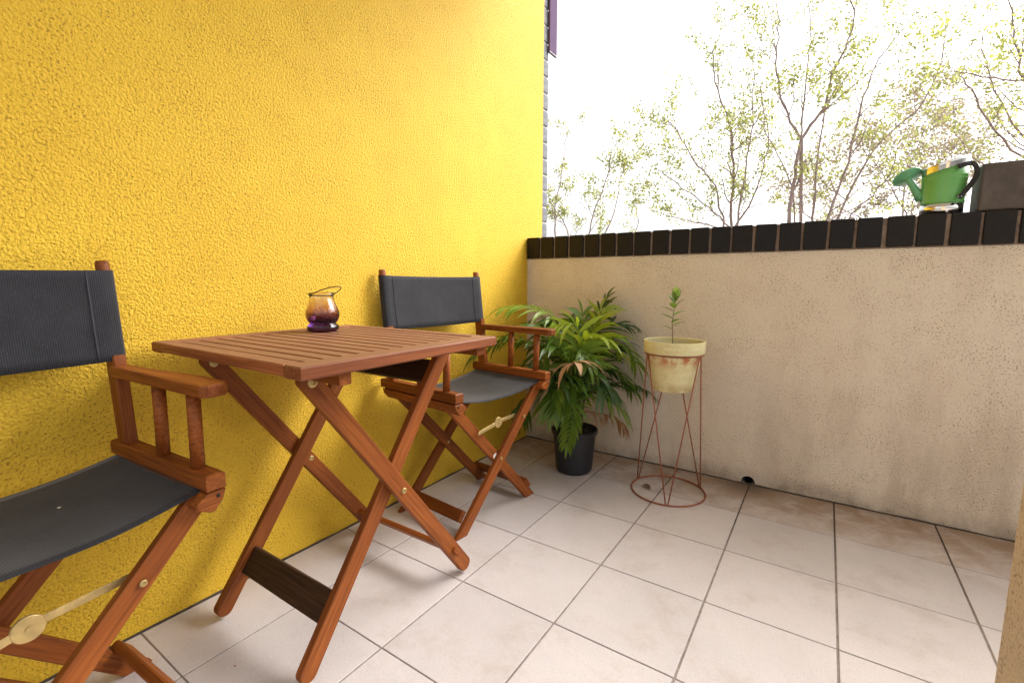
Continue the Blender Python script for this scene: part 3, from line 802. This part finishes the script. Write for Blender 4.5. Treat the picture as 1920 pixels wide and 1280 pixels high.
# ------------------------------------------------------------------ watering can on the coping
WC = Vector((1.660, .046, COPT+.0015))
GREENM = plain('green_enamel', (.15, .42, .11), .28, 0, .5, var=.06, scale=8)
GREEN2 = plain('mint_enamel', (.15, .43, .22), .3, 0, .5, var=.06, scale=8)
CHROME = plain('polished_steel', (.78, .76, .72), .12, 1.0, var=.04)
can = empty('watering_can', WC, label='green metal watering can with steel rim and black handle on the coping', cat='watering can')
n = 44; a_, b_ = .0575, .048
def can_ring(z, sc, tilt=0):
    L = []
    for i in range(n):
        a = 2*math.pi*i/n; x = a_*sc*math.cos(a); y = b_*sc*math.sin(a); L.append(Vector((x, y, z+tilt*x)))
    return L
def loft(rings, cap0=True, cap1=False):
    vs = [v for r_ in rings for v in r_]; fs = []
    for j in range(len(rings)-1):
        for i in range(n): fs.append((j*n+i, j*n+(i+1) % n, (j+1)*n+(i+1) % n, (j+1)*n+i))
    if cap0: fs.append(tuple(range(n))[::-1])
    if cap1: fs.append(tuple((len(rings)-1)*n+i for i in range(n)))
    return pyd(vs, fs, True)
def solid_shell(rings, t=.0015):
    inner = [[v*1 - Vector((v.x, v.y, 0)).normalized()*t for v in r_] for r_ in rings[::-1]]
    rr = rings+inner+[rings[0]]; return loft(rr, False, False)
link('base_band', loft([can_ring(0, 1.012), can_ring(.036, 1.012)], True, True), CHROME, can)
prof = [(.036, 1.0), (.0375, 1.03), (.040, 1.035), (.042, 1.012), (.112, 1.03), (.114, 1.05), (.117, 1.05), (.119, 1.03), (.122, 1.032), (.124, 1.05), (.127, 1.05), (.129, 1.03)]
rings = [can_ring(z, s) for z, s in prof]+[can_ring(.1485, 1.035, .29)]
link('body', solid_shell(rings), GREENM, can)
link('rim_band', solid_shell([can_ring(.1485, 1.045, .29), can_ring(.164, 1.075, .29), can_ring(.1715, 1.09, .29), can_ring(.173, 1.07, .29)]), CHROME, can)
sd0 = Vector((-.054, 0, .055)); sd1 = Vector((-.094, .002, .128))
tube('spout', GREEN2, [sd0, sd0.lerp(sd1, .5), sd1, sd1.lerp(sd0, -.06)], [.0155, .012, .0095, .012], can, 20)
q = Vector((-.33, .40, .755)).normalized()
mq = q.to_track_quat('Z', 'Y').to_matrix().to_4x4(); mq.translation = sd1
link('rose', lathe_mesh([(.0, 0), (.011, .0), (.014, .003), (.040, .010), (.0435, .012), (.0435, .016), (.040, .019), (0, .021)], 36), GREEN2, can, mq)
def strap(name, pts, wv, t, parent, mat):
    vs, fs = [], []; pts = [Vector(p_) for p_ in pts]; wv = Vector(wv)
    for i, p_ in enumerate(pts):
        tg = (pts[min(i+1, len(pts)-1)]-pts[max(0, i-1)]).normalized(); nn = tg.cross(wv).normalized()
        for su, sv in ((-1, -1), (1, -1), (1, 1), (-1, 1)): vs.append(p_+wv*su*.5+nn*sv*t*.5)
        if i:
            for k in range(4): fs.append(((i-1)*4+k, (i-1)*4+(k+1) % 4, i*4+(k+1) % 4, i*4+k))
    fs.append((3, 2, 1, 0)); e = (len(pts)-1)*4; fs.append((e, e+1, e+2, e+3))
    bm = bmesh.new(); me = pyd(vs, fs); bm.from_mesh(me); bevel(bm, .0008, 1); return link(name, mesh_of(bm), mat, parent)
HB = plain('black_leather', (.014, .012, .011), .4)
hp = []
ctrl = [Vector((.026, -.050, .146)), Vector((.040, -.052, .153)), Vector((.062, -.044, .155)), Vector((.074, -.038, .136)), Vector((.072, -.040, .110)), Vector((.056, -.048, .078)), Vector((.042, -.050, .056)), Vector((.034, -.051, .046))]
for i in range(len(ctrl)-1):
    p0 = ctrl[max(0, i-1)]; p1 = ctrl[i]; p2 = ctrl[i+1]; p3 = ctrl[min(len(ctrl)-1, i+2)]
    for k in range(6):
        t = k/6; hp.append(.5*((2*p1)+(p2-p0)*t+(2*p0-5*p1+4*p2-p3)*t*t+(3*p1-p0-3*p2+p3)*t**3))
hp.append(ctrl[-1])
strap('handle', hp, Vector((.35, .9, 0)).normalized()*.012, .0135, can, HB)
for dx_ in (-.004, .004): bolt('rivet', can, (.036+dx_*1.0, -.0575, .050), (.3, -1, 0), .0018, STEEL, .002)

# ------------------------------------------------------------------ grey block on the coping
bl = link('concrete_block', box_mesh(.42, .13, .152, .006), plain('stained_concrete', (.10, .082, .072), .85, var=.35, scale=18, bump=.004), None,
          Matrix.Translation((1.957, .068, COPT+.0775)), label='grey concrete block on the coping at the right edge', cat='block')

# ------------------------------------------------------------------ trees beyond the parapet
BARK = plain('bark', (.34, .25, .225), .9, var=.35, scale=6)
def tree_leaf(name, stops):
    M = MT(name, .5, .4); g = M.n.new('ShaderNodeNewGeometry')
    c = M.ramp(g.outputs['Random Per Island'], stops); M.color(c)
    tr = M.n.new('ShaderNodeBsdfTranslucent'); ms = M.n.new('ShaderNodeMixShader'); ms.inputs[0].default_value = .5
    M.l.new(M.mix(1, c, (1.2, 1.2, .6), 'MULTIPLY'), tr.inputs[0])
    M.l.new(M.b.outputs[0], ms.inputs[1]); M.l.new(tr.outputs[0], ms.inputs[2]); M.l.new(ms.outputs[0], M.n['Material Output'].inputs[0])
    return M.m
SPRING = tree_leaf('spring_leaf', [(0, (.24, .25, .12)), (.5, (.38, .40, .18)), (1, (.50, .50, .22))])
PLUM = tree_leaf('plum_leaf', [(0, (.28, .22, .24)), (.6, (.40, .33, .35)), (1, (.44, .40, .34))])
def cluster(vs, fs, p, rg, n, rad, size):
    for _ in range(n):
        o = Vector((rg.gauss(0, 1), rg.gauss(0, 1), rg.gauss(0, 1)))*rad
        d = Vector((rg.gauss(0, 1), rg.gauss(0, 1), rg.gauss(.3, 1))).normalized()
        nn = d.cross(Vector((rg.gauss(0, 1), rg.gauss(0, 1), rg.gauss(0, 1)))).normalized(); s2 = d.cross(nn)
        L = size*rg.uniform(.6, 1.25); W = L*.34; b = p+o; i = len(vs)
        vs += [b, b+d*L*.5+s2*W+nn*W*.3, b+d*L, b+d*L*.5-s2*W+nn*W*.3]
        fs += [(i, i+1, i+2), (i, i+2, i+3)]
def grow(bv, bf, lv_, lf_, p, d, L, r, depth, rg, P):
    """a twig that wanders upward, forks, and carries leaf tufts"""
    n = 6; pts = [p.copy()]; rr = [r]
    for i in range(n):
        d = (d+Vector((rg.gauss(0, 1), rg.gauss(0, 1), rg.gauss(0, 1)))*P['wob']+Vector((0, 0, P['up']))).normalized()
        p = p+d*L/n; pts.append(p.copy()); rr.append(max(.0022, r*(1-.62*(i+1)/n)))
    tube_geo(pts, rr, 4 if r < .012 else 5, bv, bf, False)
    tuft = P['tuft']
    if depth == 0:
        for i in range(2, n+1):
            if rg.random() < P['dens']: cluster(lv_, lf_, pts[i], rg, rg.randint(2, tuft), P['rad'], P['size'])
        cluster(lv_, lf_, pts[-1], rg, tuft, P['rad'], P['size'])
        return
    for k in range(P['kids'][depth-1]):
        t = rg.uniform(.28, 1); i = min(n-1, int(t*n)); q = pts[i].lerp(pts[i+1], t*n-i)
        ax = Vector((rg.gauss(0, 1), rg.gauss(0, 1), rg.gauss(0, .6))); ax = (ax-d*ax.dot(d)).normalized()
        nd = (d*P['fwd']+ax*rg.uniform(.5, 1.0)).normalized()
        grow(bv, bf, lv_, lf_, q, nd, L*rg.uniform(.45, .72), max(.003, rr[i]*.55), depth-1, rg, P)
    if rg.random() < .6: cluster(lv_, lf_, pts[-1], rg, tuft, P['rad'], P['size'])
def tree(name, label, limbs, dist, foot_px, P, mat, seed, group='spring trees beyond the parapet'):
    """limbs: list of (points in photo pixels, base radius, twigs). Each limb wanders in depth; all join a trunk rising from the ground."""
    rg = random.Random(seed); bv, bf, lv_, lf_ = [], [], [], []
    fork = at(foot_px[0], foot_px[1], dist)
    ground = Vector((fork.x+rg.uniform(-.2, .2), fork.y+rg.uniform(-.2, .2), -3.62))
    root = empty(name, (ground.x, ground.y, -3.6), label=label, cat='tree', group=group)
    mid = ground.lerp(fork, .5)+Vector((rg.uniform(-.08, .08), rg.uniform(-.08, .08), 0))
    R0 = P['trunk']
    tube_geo([ground, ground.lerp(mid, .2), mid, fork], [R0*1.5, R0*1.05, R0*.9, R0*.75], 9, bv, bf, True)
    for pts_px, r, tw in limbs:
        ph = rg.uniform(0, 6.28); amp = P['deep']; pts = []; sg = rg.uniform(-1, 1)
        for i, (x, y) in enumerate(pts_px):
            f = i/max(1, len(pts_px)-1); pts.append(at(x, y, dist+sg*amp*f+.15*amp*math.sin(ph+3*f)))
        pts[0] = pts[0] if P.get('float') else pts[0].lerp(fork, .0)
        # smooth
        sm = []
        for i in range(len(pts)-1):
            p0 = pts[max(0, i-1)]; p1 = pts[i]; p2 = pts[i+1]; p3 = pts[min(len(pts)-1, i+2)]
            for k in range(5):
                t = k/5; q = .5*((2*p1)+(p2-p0)*t+(2*p0-5*p1+4*p2-p3)*t*t+(3*p1-p0-3*p2+p3)*t**3)
                sm.append(q+Vector((rg.gauss(0, 1), rg.gauss(0, 1), rg.gauss(0, 1)))*.012)
        sm.append(pts[-1])
        if (sm[0]-fork).length > .02: sm = [fork+Vector((0, 0, -.4)), fork.lerp(sm[0], .6)]+sm
        N = len(sm); rad = [r*.6*(1-.85*i/(N-1))+.003 for i in range(N)]
        tube_geo(sm, rad, 6, bv, bf, False)
        for k in range(int(tw*P.get('more', 1.4))):
            t = rg.uniform(.12, 1)**.8; i = min(N-2, int(t*(N-1))); q = sm[i].lerp(sm[i+1], rg.random()); d = (sm[i+1]-sm[i]).normalized()
            ax = Vector((rg.gauss(0, 1), rg.gauss(0, 1), rg.gauss(0, .6))); ax = (ax-d*ax.dot(d)).normalized()
            grow(bv, bf, lv_, lf_, q, (d*.8+ax*rg.uniform(.5, 1)).normalized(), P['twig']*rg.uniform(.6, 1.2), max(.004, rad[i]*.5), P['depth'], rg, P)
        cluster(lv_, lf_, sm[-1], rg, 8, P['rad'], P['size'])
    mi = Matrix.Translation(-Vector((ground.x, ground.y, -3.6)))
    t_me = pyd(bv, bf, True); t_me.transform(mi); link('trunk', t_me, BARK, root)
    l_me = pyd(lv_, lf_); l_me.transform(mi); link('crown', l_me, mat, root)
    return root
PB = dict(wob=.16, up=.07, tuft=9, dens=.7, rad=.045, size=.052, kids=(2, 3), fwd=.9, twig=.75, depth=1, trunk=.09, deep=1.0)
tree('street_tree', 'thin young leafing tree beside the yellow wall edge', [
    ([(1045, 470), (1040, 400), (1055, 310), (1062, 250)], .025, 10),
    ([(1075, 470), (1060, 420), (1032, 375), (1030, 330)], .02, 7),
    ([(1100, 470), (1112, 400), (1140, 330), (1148, 262)], .024, 11),
    ([(1120, 470), (1150, 400), (1165, 330), (1180, 285)], .02, 9),
    ([(1180, 470), (1195, 420), (1188, 380)], .016, 5)], 9.5, (1090, 640), dict(PB, twig=.42, trunk=.07), SPRING, 21)
tree('street_tree', 'bare stemmed tree fanning up behind the middle of the coping', [
    ([(1372, 440), (1374, 330), (1368, 240), (1345, 170), (1335, 95)], .045, 16),
    ([(1360, 440), (1340, 350), (1300, 300), (1262, 235), (1240, 225)], .03, 14),
    ([(1372, 430), (1330, 390), (1270, 345), (1235, 320)], .025, 12),
    ([(1380, 430), (1395, 330), (1410, 230), (1412, 100)], .032, 14),
    ([(1380, 425), (1420, 350), (1440, 260), (1425, 160)], .028, 12),
    ([(1360, 430), (1300, 415), (1255, 405)], .018, 6)], 8.5, (1372, 600), dict(PB, trunk=.10, twig=.6, more=1.45, tuft=7), SPRING, 22)
tree('street_tree', 'largest leafing tree with a forked dark trunk left of the watering can', [
    ([(1475, 440), (1488, 350), (1503, 262), (1545, 200), (1570, 120), (1600, 40), (1580, -40)], .055, 20),
    ([(1503, 262), (1470, 200), (1455, 120), (1460, 40), (1455, -30)], .035, 16),
    ([(1503, 262), (1510, 150), (1520, 60), (1512, -30)], .024, 11),
    ([(1525, 440), (1530, 340), (1545, 200), (1560, 130)], .036, 12),
    ([(1540, 440), (1580, 330), (1620, 180), (1650, 110), (1725, 20)], .040, 17),
    ([(1560, 430), (1640, 280), (1720, 205), (1760, 130), (1775, 50)], .034, 15),
    ([(1490, 360), (1460, 290), (1430, 240)], .02, 7),
    ([(1600, 400), (1660, 340), (1690, 260)], .02, 9),
    ([(1540, 420), (1600, 390), (1700, 350)], .02, 9)], 7.6, (1500, 640), dict(PB, trunk=.12, more=1.3, twig=.7, tuft=7), SPRING, 23)
tree('street_tree', 'leafy tree leaning in from the right edge above the watering can', [
    ([(1960, 360), (1930, 250), (1920, 150), (1900, 60), (1890, -20)], .04, 15),
    ([(1960, 330), (1880, 260), (1820, 170), (1800, 140)], .026, 11),
    ([(1960, 300), (1900, 230), (1850, 130), (1838, 60)], .026, 11),
    ([(1960, 160), (1880, 150), (1790, 135), (1760, 150)], .02, 8),
    ([(1950, 380), (1880, 340), (1820, 290), (1790, 250)], .02, 7)], 6.2, (2000, 640), dict(PB, trunk=.10, size=.05, more=1.0, tuft=7), SPRING, 24)
PP = dict(more=1.7, wob=.2, up=.05, tuft=9, dens=.8, rad=.13, size=.11, kids=(3, 3), fwd=.8, twig=1.3, depth=1, trunk=.16, deep=1.6)
tree('plum_tree', 'hazy purple leaved tree far behind the watering can', [
    ([(1690, 430), (1700, 330), (1730, 250), (1735, 190)], .06, 16),
    ([(1700, 400), (1650, 320), (1610, 270)], .045, 13),
    ([(1710, 380), (1760, 300), (1800, 215)], .045, 14),
    ([(1700, 400), (1790, 330), (1830, 280)], .04, 10),
    ([(1660, 430), (1560, 380), (1520, 345)], .04, 12)], 17, (1695, 560), PP, PLUM, 25)

# ------------------------------------------------------------------ crumbs and specks
CR = plain('crumb', (.68, .62, .54), .8); CB = plain('brown_crumb', (.25, .10, .06), .8)
def crumb(loc, s, mat, label):
    bm = bmesh.new(); bmesh.ops.create_icosphere(bm, subdivisions=1, radius=s)
    for v in bm.verts: v.co *= random.uniform(.7, 1.2); v.co.z *= .5
    return link('crumb', mesh_of(bm), mat, None, Matrix.Translation((loc[0], loc[1], loc[2]+s*.42)), label=label, cat='crumb', group='crumbs dropped on the balcony')

h_ = lambda x, y, z: at(x, y, 1)  # a ray point
def on_plane(x, y, z):
    d = at(x, y, 1)-CAM; return CAM+d*((z-CAM.z)/d.z)
sc_ = on_plane(111, 953, ZR-.065)
crumb((sc_.x, sc_.y, ZR-.0645), .0032, CR, 'tiny pale crumb on the seat of the near chair')
for x, y, q, lb in ((317, 1219, .0022, 'white grit speck nearest the near chair on the tiles'), (471, 1187, .0020, 'white grit speck beside the front left table foot'), (508, 1230, .0018, 'white grit speck on the tiles in front of the dark stretcher')):
    v = on_plane(x, y, 0); crumb((v.x, v.y, 0), q, CR, lb)
v = on_plane(440, 1248, 0); crumb((v.x, v.y, 0), .0028, CB, 'reddish brown crumb on the tiles between chair and table')
